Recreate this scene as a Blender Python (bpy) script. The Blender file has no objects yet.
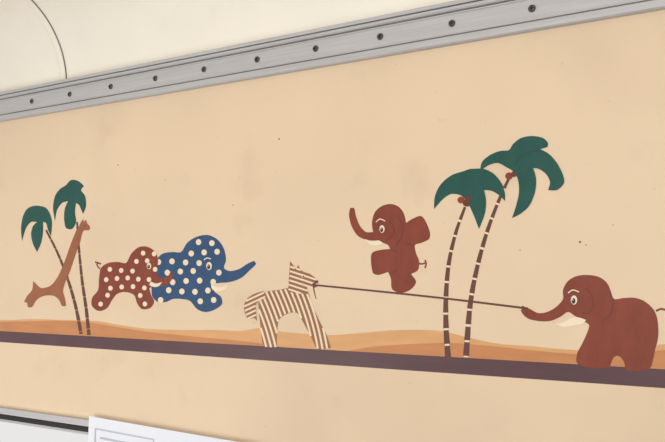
import bpy, bmesh, math
from mathutils import Vector, Matrix
from mathutils.geometry import tessellate_polygon

# ------------------------------------------------------------------ camera
W,H,F = 665.0,442.0,800.0
D = 1.6
CAMZ = 1.70
VPX,VPY = -920.0,278.0
pitch = math.atan((VPY-H/2)/F)
theta = math.atan((W/2-VPX)*math.cos(pitch)/F)
cam_loc = Vector((0,-D,CAMZ))
hf = Vector((-math.cos(theta),math.sin(theta),0))
fwd = (hf*math.cos(pitch)+Vector((0,0,math.sin(pitch)))).normalized()
right = fwd.cross(Vector((0,0,1))).normalized()
up = right.cross(fwd).normalized()
cd = bpy.data.cameras.new('camera'); cam = bpy.data.objects.new('camera',cd)
bpy.context.collection.objects.link(cam)
m = Matrix((right,up,-fwd)).transposed().to_4x4(); m.translation = cam_loc
cam.matrix_world = m
cd.sensor_width=36; cd.lens = F/W*36; cd.clip_start=0.01
bpy.context.scene.camera = cam

def wall_pt(px,py,y=0.0):
    """rectify a traced point on to the wall plane"""
    d = fwd*F + right*(px-W/2) - up*(py-H/2)
    t = (y-cam_loc.y)/d.y
    return cam_loc + d*t

# ------------------------------------------------------------------ materials
def lin(c):
    return tuple(((v/255)/12.92 if v/255<=0.04045 else ((v/255+0.055)/1.055)**2.4) for v in c)+(1,)
def mat(name,rgb,rough=0.5,metal=0.0,var=0.06,scale=8.0,bump=0.0,bscale=60,spec=0.4,stretch=(1,1,1),grime=None,gcol=(160,132,108)):
    M=bpy.data.materials.new(name); M.use_nodes=True
    nt=M.node_tree; b=nt.nodes['Principled BSDF']
    b.inputs['Roughness'].default_value=rough; b.inputs['Metallic'].default_value=metal
    b.inputs['Specular IOR Level'].default_value=spec
    tc=nt.nodes.new('ShaderNodeTexCoord'); mp=nt.nodes.new('ShaderNodeMapping')
    mp.inputs['Scale'].default_value=stretch
    nt.links.new(tc.outputs['Object'],mp.inputs['Vector'])
    n=nt.nodes.new('ShaderNodeTexNoise'); n.inputs['Scale'].default_value=scale
    n.inputs['Detail'].default_value=5
    nt.links.new(mp.outputs['Vector'],n.inputs['Vector'])
    r=nt.nodes.new('ShaderNodeValToRGB')
    c=lin(rgb)
    r.color_ramp.elements[0].position=0.3; r.color_ramp.elements[1].position=0.7
    r.color_ramp.elements[0].color=tuple(v*(1-var) for v in c[:3])+(1,)
    r.color_ramp.elements[1].color=tuple(min(1,v*(1+var)) for v in c[:3])+(1,)
    nt.links.new(n.outputs['Fac'],r.inputs['Fac'])
    col=r.outputs['Color']
    if grime:
        # sparse small specks and scuffs in the old paint
        for sc,lo,hi,amt in grime:
            g=nt.nodes.new('ShaderNodeTexNoise'); g.inputs['Scale'].default_value=sc; g.inputs['Detail'].default_value=4
            nt.links.new(tc.outputs['Object'],g.inputs['Vector'])
            mr=nt.nodes.new('ShaderNodeMapRange'); mr.inputs['From Min'].default_value=lo; mr.inputs['From Max'].default_value=hi
            mr.inputs['To Min'].default_value=0; mr.inputs['To Max'].default_value=amt
            nt.links.new(g.outputs['Fac'],mr.inputs['Value'])
            mx=nt.nodes.new('ShaderNodeMix'); mx.data_type='RGBA'
            nt.links.new(mr.outputs['Result'],mx.inputs['Factor'])
            nt.links.new(col,mx.inputs['A']); mx.inputs['B'].default_value=lin(gcol)
            col=mx.outputs['Result']
    nt.links.new(col,b.inputs['Base Color'])
    if bump>0:
        n2=nt.nodes.new('ShaderNodeTexNoise'); n2.inputs['Scale'].default_value=bscale
        n2.inputs['Detail'].default_value=3
        nt.links.new(tc.outputs['Object'],n2.inputs['Vector'])
        bp=nt.nodes.new('ShaderNodeBump'); bp.inputs['Strength'].default_value=bump
        bp.inputs['Distance'].default_value=0.002
        nt.links.new(n2.outputs['Fac'],bp.inputs['Height'])
        nt.links.new(bp.outputs['Normal'],b.inputs['Normal'])
    return M
chip=[(140,.70,.78,.45)]
M_wall=mat('wall_cream_paint',(225,202,173),0.5,var=0.035,scale=2.5,bump=0.2,bscale=18,spec=0.3,
           grime=[(1.6,.5,.8,.22),(6.0,.6,.85,.22),(90,.71,.79,.35)])
M_ceil=mat('ceiling_paint',(240,235,222),0.42,var=0.03,scale=4,bump=0.1,bscale=20,spec=0.35,grime=[(8,.6,.85,.12)])
M_floor=mat('floor_lino',(120,100,85),0.6,var=0.2,scale=15)
M_alu=mat('brushed_aluminium',(188,188,190),0.5,0.25,var=0.07,scale=6,stretch=(1,30,30))
M_alud=mat('groove_grey',(124,122,122),0.6,0.1)
M_screw=mat('screw_steel',(92,88,86),0.45,0.5)
M_slot=mat('screw_slot',(25,22,22),0.7)
M_pupil=mat('paint_pupil',(58,32,28),0.6)
M_rubber=mat('black_rubber',(40,38,40),0.7)
gc=(176,120,92)
M_red=mat('paint_red_brown',(130,62,46),0.45,var=0.13,scale=28,spec=.3,stretch=(1,1,0.5),grime=chip,gcol=gc)
M_redd=mat('paint_dark_red',(104,46,38),0.45,var=0.1)
M_blue=mat('paint_blue',(46,78,116),0.45,var=0.10,scale=25,spec=.3,grime=chip,gcol=(110,130,150))
M_cream=mat('paint_cream',(232,214,184),0.5,var=0.03)
M_green=mat('paint_teal_green',(30,82,74),0.45,var=0.13,scale=22,spec=.3,grime=chip,gcol=(90,130,116))
M_greend=mat('paint_dark_green',(16,62,58),0.42,var=0.1)
M_trunk=mat('paint_trunk_brown',(98,58,48),0.45,var=0.12)
M_gir=mat('paint_giraffe',(152,92,60),0.45,var=0.08,scale=20,grime=chip,gcol=(200,160,130))
M_str=mat('paint_stripe_brown',(150,102,72),0.45,var=0.08)
M_sandl=mat('paint_sand_light',(213,162,110),0.45,var=0.06,scale=10,stretch=(1,1,5),grime=chip)
M_sandd=mat('paint_sand_dark',(194,132,84),0.45,var=0.07,scale=10,stretch=(1,1,5),grime=chip)
M_gnd=mat('paint_ground_purple',(88,60,66),0.36,var=0.1,scale=8,stretch=(1,1,6),grime=chip,gcol=(130,100,100))
M_eye=mat('paint_eye_white',(234,220,194),0.5)
M_paper=mat('paper_white',(230,234,244),0.7,var=0.01)
M_print=mat('print_grey',(190,193,204),0.7,var=0.05)
M_dark=mat('hole_dark',(90,68,56),0.8)
M_glass=bpy.data.materials.new('window_glass'); M_glass.use_nodes=True
nt=M_glass.node_tree; nt.nodes.clear()
o=nt.nodes.new('ShaderNodeOutputMaterial'); mx=nt.nodes.new('ShaderNodeMixShader')
t=nt.nodes.new('ShaderNodeBsdfTransparent'); g=nt.nodes.new('ShaderNodeBsdfGlossy')
g.inputs['Roughness'].default_value=0.05; mx.inputs['Fac'].default_value=0.08
nt.links.new(t.outputs[0],mx.inputs[1]); nt.links.new(g.outputs[0],mx.inputs[2]); nt.links.new(mx.outputs[0],o.inputs[0])

# ------------------------------------------------------------------ mesh builder
class B:
    def __init__(s,name): s.name=name; s.v=[]; s.f=[]; s.mi=[]; s.mats=[]
    def m(s,M):
        if M not in s.mats: s.mats.append(M)
        return s.mats.index(M)
    def add(s,vs,fs,M):
        o=len(s.v); s.v+=[Vector(p) for p in vs]; i=s.m(M)
        for f in fs: s.f.append([o+k for k in f]); s.mi.append(i)
    def box(s,x0,x1,y0,y1,z0,z1,M):
        vs=[(x,y,z) for x in(x0,x1) for y in(y0,y1) for z in(z0,z1)]
        s.add(vs,[(0,1,3,2),(4,6,7,5),(0,4,5,1),(2,3,7,6),(0,2,6,4),(1,5,7,3)],M)
    def build(s,smooth=False,recalc=True):
        me=bpy.data.meshes.new(s.name)
        c=sum(s.v,Vector())/len(s.v)
        me.from_pydata([tuple(p-c) for p in s.v],[],s.f)
        for M in s.mats: me.materials.append(M)
        for p,i in zip(me.polygons,s.mi): p.material_index=i; p.use_smooth=smooth
        ob=bpy.data.objects.new(s.name,me); ob.location=c
        bpy.context.collection.objects.link(ob)
        if recalc:
            bm=bmesh.new(); bm.from_mesh(me); bmesh.ops.recalc_face_normals(bm,faces=bm.faces); bm.to_mesh(me); bm.free()
        return ob
    # ---- flat paint, traced points rectified on to the wall (layers are 0.1 mm coats)
    LAY=0.0001
    def poly(s,pts,M,layer=1,smooth=True):
        if smooth: pts=smooth_closed(pts)
        y=-s.LAY*layer
        P=[wall_pt(a,b,y) for a,b in pts]
        tri=tessellate_polygon([[Vector((p.x,p.z,0)) for p in P]])
        fs=[]
        for t in tri:
            a,b,c=[P[i] for i in t]
            n=(b-a).cross(c-a)
            fs.append(t if n.y<0 else (t[0],t[2],t[1]))
        s.add(P,fs,M)
        return pts
    def stroke(s,pts,w,M,layer=2,w2=None,smooth=True,taper=False):
        if smooth and len(pts)>2: pts=smooth_open(pts)
        if w2 is None: w2=w
        n=len(pts); L=[];R=[]
        for i,p in enumerate(pts):
            a=pts[max(0,i-1)]; b=pts[min(n-1,i+1)]
            dx,dy=b[0]-a[0],b[1]-a[1]; l=math.hypot(dx,dy) or 1
            ww=(w+(w2-w)*i/(n-1))/2
            if taper: ww*=max(0.12,math.sin(math.pi*i/(n-1)))
            L.append((p[0]-dy/l*ww,p[1]+dx/l*ww)); R.append((p[0]+dy/l*ww,p[1]-dx/l*ww))
        y=-s.LAY*layer
        P=[wall_pt(a,b,y) for a,b in L]+[wall_pt(a,b,y) for a,b in R]
        fs=[(i,i+1,n+i+1,n+i) for i in range(n-1)]
        s.add(P,fs,M)
    def disc(s,cx,cy,rx,ry,M,layer=3,rot=0,n=18):
        c,sn=math.cos(rot),math.sin(rot)
        pts=[]
        for k in range(n):
            a=2*math.pi*k/n; x=rx*math.cos(a); y=ry*math.sin(a)
            pts.append((cx+x*c-y*sn,cy+x*sn+y*c))
        s.poly(pts,M,layer,False)

def cr(p0,p1,p2,p3,t):
    r=[]
    for k in (0,1):
        m1=(p2[k]-p0[k])*0.5; m2=(p3[k]-p1[k])*0.5
        t2=t*t;t3=t2*t
        r.append((2*t3-3*t2+1)*p1[k]+(t3-2*t2+t)*m1+(-2*t3+3*t2)*p2[k]+(t3-t2)*m2)
    return tuple(r)
def turn(a,b,c):
    v1=(b[0]-a[0],b[1]-a[1]); v2=(c[0]-b[0],c[1]-b[1])
    return abs(math.atan2(v1[0]*v2[1]-v1[1]*v2[0],v1[0]*v2[0]+v1[1]*v2[1]))
def smooth_closed(p,k=5,lim=math.radians(82)):
    n=len(p); out=[]
    for i in range(n):
        a,b,c,d=p[i-1],p[i],p[(i+1)%n],p[(i+2)%n]
        l=math.hypot(c[0]-b[0],c[1]-b[1])
        def lim_pt(q,o,l):
            dd=math.hypot(q[0]-o[0],q[1]-o[1]) or 1
            s=min(1,l/dd); return (o[0]+(q[0]-o[0])*s,o[1]+(q[1]-o[1])*s)
        a2=lim_pt(a,b,l); d2=lim_pt(d,c,l)
        if turn(a,b,c)>lim: a2=b
        if turn(b,c,d)>lim: d2=c
        for j in range(k): out.append(cr(a2,b,c,d2,j/k))
    return out
def smooth_open(p,k=8):
    out=[]; n=len(p)
    for i in range(n-1):
        a=p[i-1] if i>0 else p[i]; d=p[i+2] if i+2<n else p[i+1]
        for j in range(k): out.append(cr(a,p[i],p[i+1],d,j/k))
    out.append(p[-1]); return out
def inside(x,y,poly):
    r=False; n=len(poly); j=n-1
    for i in range(n):
        xi,yi=poly[i]; xj,yj=poly[j]
        if (yi>y)!=(yj>y) and x<(xj-xi)*(y-yi)/(yj-yi)+xi: r=not r
        j=i
    return r
def hatch(b,poly,M,layer,ang,period,width,bow=0.0):
    dx,dy=math.cos(ang),math.sin(ang); nx,ny=-dy,dx
    cx=sum(p[0] for p in poly)/len(poly); cy=sum(p[1] for p in poly)/len(poly)
    k=-30
    while k<=30:
        run=[]
        tt=-70
        while tt<=70:
            off=k*period+bow*tt*tt/1000
            x=cx+dx*tt+nx*off; y=cy+dy*tt+ny*off
            if inside(x,y,poly): run.append((x,y))
            else:
                if len(run)>4: b.stroke(run[::2]+[run[-1]],width,M,layer,smooth=False)
                run=[]
            tt+=0.6
        k+=1
def dots(b,poly,M,layer,px,py,r,x0,y0,skip=None):
    j=0; y=y0
    while y<330:
        x=x0+(px/2 if j%2 else 0)+j*0.6
        i=0
        while x<270:
            jx_=math.sin(i*12.9+j*78.2)*1.1; jy_=math.sin(i*39.3+j*11.1)*0.9
            X,Y=x+jx_,y+jy_
            ok=all(inside(X+r*.7*math.cos(a),Y+r*.7*math.sin(a),poly) for a in [0,1.57,3.14,4.71])
            if ok and not (skip and skip(X,Y)): b.disc(X,Y,r*.92,r,M,layer,n=14)
            x+=px; i+=1
        y+=py; j+=1

# ------------------------------------------------------------------ room shell
XL,XR=-5.0,1.4
RB=wall_pt(0,121,-0.012).z       # rail bottom
RT=wall_pt(0,92,-0.020).z        # rail top
wtl=wall_pt(0,412,0.0); wr=wall_pt(150,412,0.0)
WZ1=wtl.z-0.005; WZ0=WZ1-0.62; WX1=wr.x; WX0=WX1-1.5
b=B('wall_mural')
xs=[XL,WX0,WX1,XR]; zs=[0,WZ0,WZ1,RT]
for i in range(3):
    for j in range(3):
        if i==1 and j==1: continue
        b.add([(xs[i],0,zs[j]),(xs[i+1],0,zs[j]),(xs[i+1],0,zs[j+1]),(xs[i],0,zs[j+1])],[(0,1,2,3)],M_wall)
        b.add([(xs[i],.05,zs[j]),(xs[i+1],.05,zs[j]),(xs[i+1],.05,zs[j+1]),(xs[i],.05,zs[j+1])],[(3,2,1,0)],M_wall)
for (a,c) in [((WX0,WZ0),(WX1,WZ0)),((WX1,WZ0),(WX1,WZ1)),((WX1,WZ1),(WX0,WZ1)),((WX0,WZ1),(WX0,WZ0))]:
    b.add([(a[0],0,a[1]),(c[0],0,c[1]),(c[0],.05,c[1]),(a[0],.05,a[1])],[(0,1,2,3)],M_wall)
b.build(recalc=False)

b=B('floor'); b.box(XL,XR,-3.4,0.05,-0.05,0,M_floor); b.build()

# curved ceiling (cove springs from the rail top)
R=0.262
prof=[]
z0=RT-0.012
for k in range(0,25):
    a=math.radians(90*k/24)
    prof.append((-(R-R*math.cos(a)),z0+R*math.sin(a)))
prof+=[(-0.9,z0+R+.05),(-1.7,z0+R+.08),(-2.6,z0+R+.05)]
b=B('ceiling')
n=len(prof); vs=[(x,y,z) for x in (XL,XR) for y,z in prof]
b.add(vs,[(n+i,n+i+1,i+1,i) for i in range(n-1)],M_ceil)   # normals face the room
ob=b.build(smooth=True,recalc=False)
md=ob.modifiers.new('thickness','SOLIDIFY'); md.thickness=0.01; md.offset=-1
# ceiling joint strip
jx=wall_pt(64,78,0).x
b=B('trim_1')
for (xa,xb,o,M) in [(jx-0.012,jx+0.012,0.003,M_ceil),(jx-0.0150,jx-0.012,0.0008,M_alud),(jx+0.012,jx+0.0155,0.0008,M_alud)]:
    vs=[]
    for x in (xa,xb):
        for i,(y,z) in enumerate(prof):
            p=prof[max(0,i-1)]; q=prof[min(n-1,i+1)]
            ty,tz=q[0]-p[0],q[1]-p[1]; l=math.hypot(ty,tz)
            ny,nz=-tz/l,ty/l
            vs.append((x,y+ny*o,z+nz*o))
    b.add(vs,[(n+i,n+i+1,i+1,i) for i in range(n-1)],M)
b.build(smooth=True,recalc=False)

# ------------------------------------------------------------------ aluminium rail
b=B('aluminium_rail')
h=RT-RB
pf=[(0,0.0),(.011,0.0),(.014,.03),(.014,.17),(.013,.19),(.007,.20),(.007,.225),(.011,.23),(.011,.25),(.009,.27),(.009,.70),(.0115,.72),(.0115,.745),
    (.007,.75),(.007,.775),(.014,.78),(.017,.81),(.017,.87),(.012,.875),(.012,.895),(.019,.90),(.021,.93),(.021,.98),(.018,1.0),(0,1.0)]
groove={5,18,13,17}
for i in range(len(pf)-1):
    (a,za),(c,zc)=pf[i],pf[i+1]
    M=M_alud if i in groove else M_alu
    b.add([(XL,-a,RB+za*h),(XR,-a,RB+za*h),(XR,-c,RB+zc*h),(XL,-c,RB+zc*h)],[(0,1,2,3)],M)
xa=wall_pt(204,70,-.009).x; xb=wall_pt(532,6,-.009).x; sp=(xb-xa)/5
zs_=RB+.50*h
k=-14
while k<14:
    x=xa+k*sp; k+=1
    if x<XL+.05 or x>XR-.05: continue
    N=16; r=0.0080
    vs=[];
    for (rr,yy) in [(r,-.009),(r,-.0105),(r*.75,-.0125),(r*.3,-.0130)]:
        for q in range(N):
            a=2*math.pi*q/N; vs.append((x+rr*math.cos(a),yy,zs_+rr*math.sin(a)))
    fs=[(l*N+q,l*N+(q+1)%N,(l+1)*N+(q+1)%N,(l+1)*N+q) for l in range(3) for q in range(N)]
    fs.append(tuple(3*N+q for q in range(N)))
    b.add(vs,fs,M_screw)
    b.box(x-.0055,x+.0055,-.0134,-.0128,zs_-.001,zs_+.001,M_slot)
    b.box(x-.001,x+.001,-.0134,-.0128,zs_-.0055,zs_+.0055,M_slot)
b.build()

# ------------------------------------------------------------------ window
b=B('window_1')
def frame(x0,x1,z0,z1,t,y0,y1,M):
    b.box(x0,x1,y0,y1,z1-t,z1,M); b.box(x0,x1,y0,y1,z0,z0+t,M)
    b.box(x0,x0+t,y0,y1,z0+t,z1-t,M); b.box(x1-t,x1,y0,y1,z0+t,z1-t,M)
frame(WX0-.012,WX1+.012,WZ0-.012,WZ1+.022,.018,-.016,0,M_alu)
frame(WX0,WX1,WZ0,WZ1,.014,-.008,.05,M_rubber)
frame(WX0+.014,WX1-.014,WZ0+.014,WZ1-.014,.010,0,.04,M_alu)
b.box(WX0+.02,WX1-.02,.02,.024,WZ0+.02,WZ1-.02,M_glass)
b.build()

# paper notice
TL=wall_pt(89,416,-.018); TR=wall_pt(262,446,-.018)
ux=(TR-TL).normalized(); dz=Vector((ux.z,0,-ux.x))
if dz.z>0: dz=-dz
b=B('paper_notice')
wP=(TR-TL).length; hP=0.297
def pp(u,v,o=0): return TL+ux*u+dz*v+Vector((0,-o,0))
nu,nv=12,8
vs=[];fs=[]
for j in range(nv+1):
    for i in range(nu+1):
        vs.append(pp(wP*i/nu,hP*j/nv,0.0015*math.sin(i/nu*3.1)))
for j in range(nv):
    for i in range(nu):
        a=j*(nu+1)+i; fs.append((a,a+1,a+nu+2,a+nu+1))
b.add(vs,fs,M_paper)
def pr(u0,u1,v0,v1,M): b.add([pp(u0,v0,.0022),pp(u1,v0,.0022),pp(u1,v1,.0022),pp(u0,v1,.0022)],[(0,1,2,3)],M)
pr(.028,wP*.42,.030,.034,M_print)
pr(.028,.032,.034,.16,M_print); pr(wP*.42-.004,wP*.42,.034,.16,M_print)
for k in range(6): pr(.05,wP*.36-.01*(k%3),.052+.018*k,.058+.018*k,M_print)
for k in range(8): pr(wP*.5,wP*.92-.02*(k%3),.07+.02*k,.074+.02*k,M_print)
b.build(smooth=True,recalc=False)

# ------------------------------------------------------------------ painted ground
b=B('painted_desert_ground')
XA,XB=-330,760
top=lambda x:278+(331-278)*(x+920)/920
bot=lambda x:278+(342-278)*(x+920)/920
sand=[(XA,306),(-200,311),(-100,315),(0,320),(30,319),(62,320),(95,321),(120,325),(150,329),(185,330),(215,330),(240,331),(262,328),(285,332),(310,334),(335,335),(360,333),(400,330),(440,331),(470,338),(500,344),(530,346),(560,349),(600,351),(640,350),(665,344),(700,350),(XB,352)]
b.poly(smooth_open(sand,4)+[(XB,top(XB)+2)]+[(x,top(x)+1.5) for x in (600,400,200,0,-200)]+[(XA,top(XA)+1)],M_sandl,1,False)
d1=[(XA,308),(-200,313),(-100,318),(0,321.5),(40,321),(75,321),(105,325),(150,332),(200,337),(250,342),(290,348)]
b.poly(smooth_open(d1,4)+[(290,top(290)+1.5),(0,top(0)+1),(XA,top(XA)+1)],M_sandd,2,False)
d2=[(345,351),(375,346.5),(410,344),(450,343),(480,345),(520,349),(560,353),(600,355),(640,354),(665,350),(700,354),(XB,357)]
b.poly(smooth_open(d2,4)+[(XB,top(XB)+2),(500,top(500)+1.5),(345,top(345)+1)],M_sandd,2,False)
b.poly([(XA,top(XA)),(XB,top(XB)),(XB,bot(XB)),(XA,bot(XA))],M_gnd,3,False)
b.build(recalc=False)

# ------------------------------------------------------------------ palms
def trunk(b,pts,w0,w1,seg,gap,layer=4,gm=None):
    p=smooth_open(pts,14); n=len(p)
    cum=[0]
    for i in range(n-1): cum.append(cum[-1]+math.dist(p[i],p[i+1]))
    tot=cum[-1]; q=[]; N=int(tot/0.4); j=0
    for k in range(N+1):
        d=tot*k/N
        while j<n-2 and cum[j+1]<d: j+=1
        t=(d-cum[j])/((cum[j+1]-cum[j]) or 1)
        q.append((p[j][0]+(p[j+1][0]-p[j][0])*t,p[j][1]+(p[j+1][1]-p[j][1])*t,d))
    b.stroke([(x,y) for x,y,d in q],w0*.85,gm or M_cream,layer,w1*.85,smooth=False)
    per=seg+gap; k=0
    while k*per<tot:
        s0=k*per; s1=min(tot,s0+seg)
        r=[(x,y) for x,y,d in q if s0<=d<=s1]
        if len(r)>2:
            f0=s0/tot; f1=s1/tot
            b.stroke(r,w0+(w1-w0)*f0,M_trunk,layer+1,(w0+(w1-w0)*f1)*1.12,smooth=False)
        k+=1

b=B('painted_palm_tree')
trunk(b,[(46,230),(58,254),(68,280),(76,308),(81,334)],1.8,3.4,10,.8,gm=M_str)
b.poly([(37,222),(31,222),(26,228),(22,241),(21,228),(23,216),(27,209),(33,206),(40,206),(46,208),(50,214),(52,222),(51,236),(48,230),(46,223),(43,222),(43,232),(41,243),(37,252),(33,244),(31,234),(33,226)],M_green,6)
b.build(recalc=False)
b=B('painted_palm_tree')
trunk(b,[(77,222),(79,250),(82,280),(86,308),(89,335)],1.8,3.4,10,.8,gm=M_str)
b.poly([(68,201),(62,203),(57,210),(55,221),(53,208),(55,196),(60,189),(66,185),(71,180),(78,181),(84,186),(81,190),(85,196),(86,206),(83,214),(79,205),(76,203),(75,212),(76,222),(72,229),(66,228),(64,218),(65,208)],M_green,6)
b.build(recalc=False)

b=B('painted_palm_tree')
trunk(b,[(465,207),(456,232),(449,262),(446,295),(446,326),(448,357)],2.6,5.6,14,1.7)
b.poly([(434,209),(435,196),(441,184),(452,175),(464,171),(470,169),(484,169),(494,174),(502,184),(505,194),(505,201),(500,196),(492,191),(484,190),(486,200),(485,213),(479,229),(474,216),(468,203),(464,198),(460,195),(451,194),(443,199)],M_green,8)
b.disc(467,203,4.4,3.6,M_redd,7); b.disc(461,200,3.6,3.4,M_red,9); b.disc(468,199,3.2,3,M_redd,10)
b.build(recalc=False)
b=B('painted_palm_tree')
trunk(b,[(510,176),(499,200),(487,232),(477,268),(470,306),(466,357)],2.6,5.6,14,1.7)
b.poly([(480,171),(482,162),(490,155),(500,151),(509,150),(513,144),(521,138),(532,136),(543,138),(548,143),(547,147),(540,149),(549,154),(557,163),(563,175),(564,183),(557,190),(548,190),(550,182),(546,174),(539,169),(533,168),(536,178),(535,192),(529,206),(520,214),(512,218),(516,206),(519,192),(518,180),(514,172),(506,167),(498,163),(489,165)],M_green,11)
b.disc(509,176,3.8,3.6,M_red,9); b.disc(514,174,3,3,M_redd,10)
b.stroke([(540,150),(530,152),(520,158),(514,166)],1.0,M_greend,12)
b.build(recalc=False)

# ------------------------------------------------------------------ giraffe
b=B('painted_giraffe')
b.poly([(79,226),(81,222),(83,219),(84,222),(86,219.5),(87,223),(90,227),(89,230),(84,230.5),(82,234),(80,242),(75,256),(70,271),(65,283),(63,291),(65,299),(66,306),(62,306),(59,300),(54,296),(46,295.5),(39,298),(35,302),(32,307),(28,307),(27,303),(24,302),(27,296),(32,290),(33,281),(36,284),(41,288),(50,286),(57,278),(64,263),(70,246),(76,231)],M_gir,7)
b.disc(84.5,225.5,.8,.8,M_trunk,8)
b.build(recalc=False)

# ------------------------------------------------------------------ blue elephant
def eye(b,x,y,rx,ry,layer):
    b.disc(x,y,rx,ry,M_eye,layer); b.disc(x-rx*.15,y+ry*.2,rx*.6,ry*.62,M_pupil,layer+1); b.disc(x-rx*.35,y-ry*.05,rx*.18,ry*.18,M_eye,layer+2)
b=B('painted_elephant')
blue=[(152,272),(155,262),(162,254),(172,252),(181,252),(187,243),(196,237),(208,235),(218,240),(224,249),(226,260),(224,268),(230,271),(239,269),(247,264),(254,261),(256,264),(250,270),(241,278),(230,282),(219,283),(213,284),(214,291),(221,297),(222,304),(214,310),(205,312),(197,309),(190,301),(182,299),(173,299),(166,302),(158,302),(152,296)]
pb=b.poly(blue,M_blue,4)
dots(b,pb,M_cream,5,13.2,9.6,3.0,158,243,skip=lambda x,y:(x>226) or (202<x<217 and 257<y<275))
b.poly([(211,284),(217,287),(224,286.5),(228,284),(225,289),(218,291.5),(212,289)],M_eye,6)
eye(b,209,266,2.8,4,6)
b.stroke([(204,260),(207,258),(211,259)],1,M_eye,6)
b.build(recalc=False)
# red spotted elephant
b=B('painted_elephant')
red=[(99,278),(101,268),(108,263),(118,262),(126,263),(131,254),(139,247),(148,247),(155,252),(158,260),(157,269),(158,276),(163,278),(168,276),(171,271),(173,275),(170,282),(163,286),(155,286),(149,288),(151,295),(154,302),(150,308),(142,309),(137,303),(134,295),(125,292),(117,294),(112,300),(107,308),(99,311),(92,306),(92,298),(98,290)]
pr_=b.poly(red,M_red,7)
dots(b,pr_,M_cream,8,11,8.6,2.5,98,253,skip=lambda x,y:(x>158) or (143<x<155 and 261<y<273))
b.stroke([(100,269),(97,265),(98,262)],1.3,M_red,7); b.stroke([(95,262),(101,264)],1.5,M_red,8)
b.poly([(151,281.5),(156,283.5),(162,282),(159,286),(154,287),(149,285)],M_eye,9)
eye(b,149,266,2.2,3.2,9)
b.build(recalc=False)

# ------------------------------------------------------------------ striped donkey + rope
b=B('painted_striped_donkey')
body=[(289,288),(278,290),(266,292),(259,299),(259,312),(261,330),(264,346),(277,347),(277,334),(279,320),(287,314),(297,313),(304,324),(311,337),(318,349),(331,348),(327,336),(319,320),(312,305),(308,292),(300,288)]
q=b.poly(body,M_str,4); hatch(b,q,M_cream,5,math.radians(72),4.6,2.0,bow=2)
head=[(290,261),(296,269),(298,265),(302,271),(310,274),(317,280),(318,286),(312,288),(307,287),(308,294),(298,293),(288,292),(289,278)]
q=b.poly(head,M_str,6); hatch(b,q,M_cream,7,math.radians(18),4.4,1.8)
b.disc(303,276,1.4,1.8,M_eye,8); b.disc(303.3,276.5,.8,1,M_pupil,9)
b.stroke([(318,281),(315,283),(314,287)],2.0,M_trunk,8)
tail=[(264,291),(254,294),(246,300),(244,309),(248,319),(254,318),(257,321),(256,312),(256,305),(260,300),(266,298)]
q=b.poly(tail,M_str,6); hatch(b,q,M_cream,7,math.radians(-25),4.2,1.8)
b.stroke([(313,283),(314,291),(316,299)],1.2,M_trunk,9,.6)
b.build(recalc=False)
b=B('painted_rope')
b.stroke([(314,285),(380,291.5),(450,299),(528,308.5)],1.7,M_trunk,10,2.1)
b.build(recalc=False)

# ------------------------------------------------------------------ jumping elephant
b=B('painted_elephant')
b.poly([(350,208),(354,208),(356,216),(360,226),(366,232),(373,232),(372,222),(375,212),(382,206),(391,204),(399,207),(404,214),(406,223),(412,219),(421,216),(426,222),(430,233),(429,239),(421,243),(415,245),(416,253),(419,261),(418,270),(411,274),(416,282),(410,290),(400,293),(392,289),(391,279),(388,272),(378,275),(373,273),(371,262),(372,253),(380,250),(390,249),(388,245),(377,241),(367,240),(358,236),(352,227),(349,216)],M_red,4)
b.poly([(365,239),(371,241),(379,240.5),(383,243),(377,245.5),(370,244.5)],M_eye,6)
eye(b,382,229,2.6,3.8,6)
b.stroke([(376,222),(380,219),(385,221)],1,M_eye,6)
b.stroke([(389,221),(393,226),(394,233),(390,238),(386,239)],1.0,M_redd,6)
b.stroke([(397,216),(403,225),(402,236),(396,245)],.9,M_redd,6)
b.stroke([(405,243),(414,246)],.9,M_redd,6); b.stroke([(390,250),(398,252)],.9,M_redd,6); b.stroke([(391,274),(397,270)],.9,M_redd,6)
b.stroke([(416,262),(421,264),(425,263)],1.6,M_red,5); b.stroke([(425,260),(426,264),(425,268)],1.6,M_red,6)
b.build(recalc=False)

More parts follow.
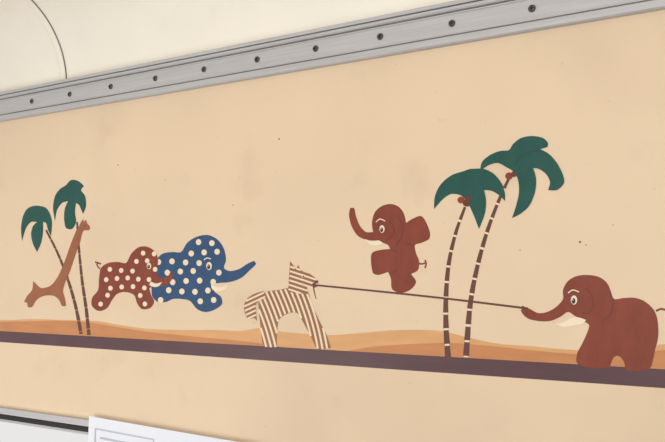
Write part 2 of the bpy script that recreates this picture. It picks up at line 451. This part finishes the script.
# ------------------------------------------------------------------ big elephant
b=B('painted_elephant')
big=[(563,299),(563,290),(568,281),(577,276),(588,275),(599,277),(607,283),(611,292),(614,299),(624,298),(636,298),(647,303),(655,312),(658,324),(658,338),(655,350),(653,360),(650,368),(638,371),(626,370),(624,362),(619,356),(614,357),(611,363),(609,368),(598,368),(586,367),(577,363),(577,354),(582,344),(587,333),(589,325),(583,321),(575,316),(568,312),(560,317),(550,321),(538,321),(527,318),(521,311),(523,306),(530,309),(538,313),(547,312),(556,307)]
b.poly(big,M_red,6)
b.poly([(556,324),(564,322),(572,317.5),(579,317.5),(586,320),(583,323.5),(574,325.5),(564,327)],M_eye,8)
eye(b,574,300,3.2,4.6,8)
b.stroke([(568,293),(573,290),(579,292)],1.1,M_eye,8)
b.stroke([(586,288),(592,296),(593,306),(588,313),(582,313)],1.0,M_redd,8)
b.stroke([(610,292),(613,304),(610,315),(602,321)],1.0,M_redd,8)
b.stroke([(522,306),(526,310),(527,316)],.9,M_redd,8)
b.stroke([(656,311),(661,309),(668,310),(675,307)],2.0,M_red,7)
b.build(recalc=False)

# old screw holes / chips
b=B('wall_screw_holes')
for x,y,r in [(279,139,.8),(580,242,1.2),(586,245,.7),(497,186,.9),(233,205,.6),(520,250,.6),(118,165,.6),(613,225,.6),(165,180,.5),(440,120,.5)]:
    b.disc(x,y,r,r*.9,M_dark,2,n=10)
b.build(recalc=False)

# ------------------------------------------------------------------ light
w=bpy.data.worlds.new('world'); bpy.context.scene.world=w; w.use_nodes=True
w.node_tree.nodes['Background'].inputs['Color'].default_value=(1,.99,.975,1)
w.node_tree.nodes['Background'].inputs['Strength'].default_value=0.84
def area(name,loc,tgt,sx,sy,e,col=(1,1,1)):
    l=bpy.data.lights.new(name,'AREA'); l.shape='RECTANGLE'; l.size=sx; l.size_y=sy; l.energy=e; l.color=col
    o=bpy.data.objects.new(name,l); bpy.context.collection.objects.link(o); o.location=loc
    o.rotation_euler=(Vector(tgt)-Vector(loc)).to_track_quat('-Z','Y').to_euler(); return o
area('window_daylight',(0.2,-2.8,2.0),(-0.6,0,2.1),1.8,0.8,28,(1,.985,.955))
area('ceiling_fill',(-2.3,-1.5,0.9),(-2.0,-0.1,2.8),1.2,1.0,13,(1,.99,.96))  # fill lamp added low down, aimed up to brighten the ceiling cove
bpy.context.scene.view_settings.view_transform='Standard'
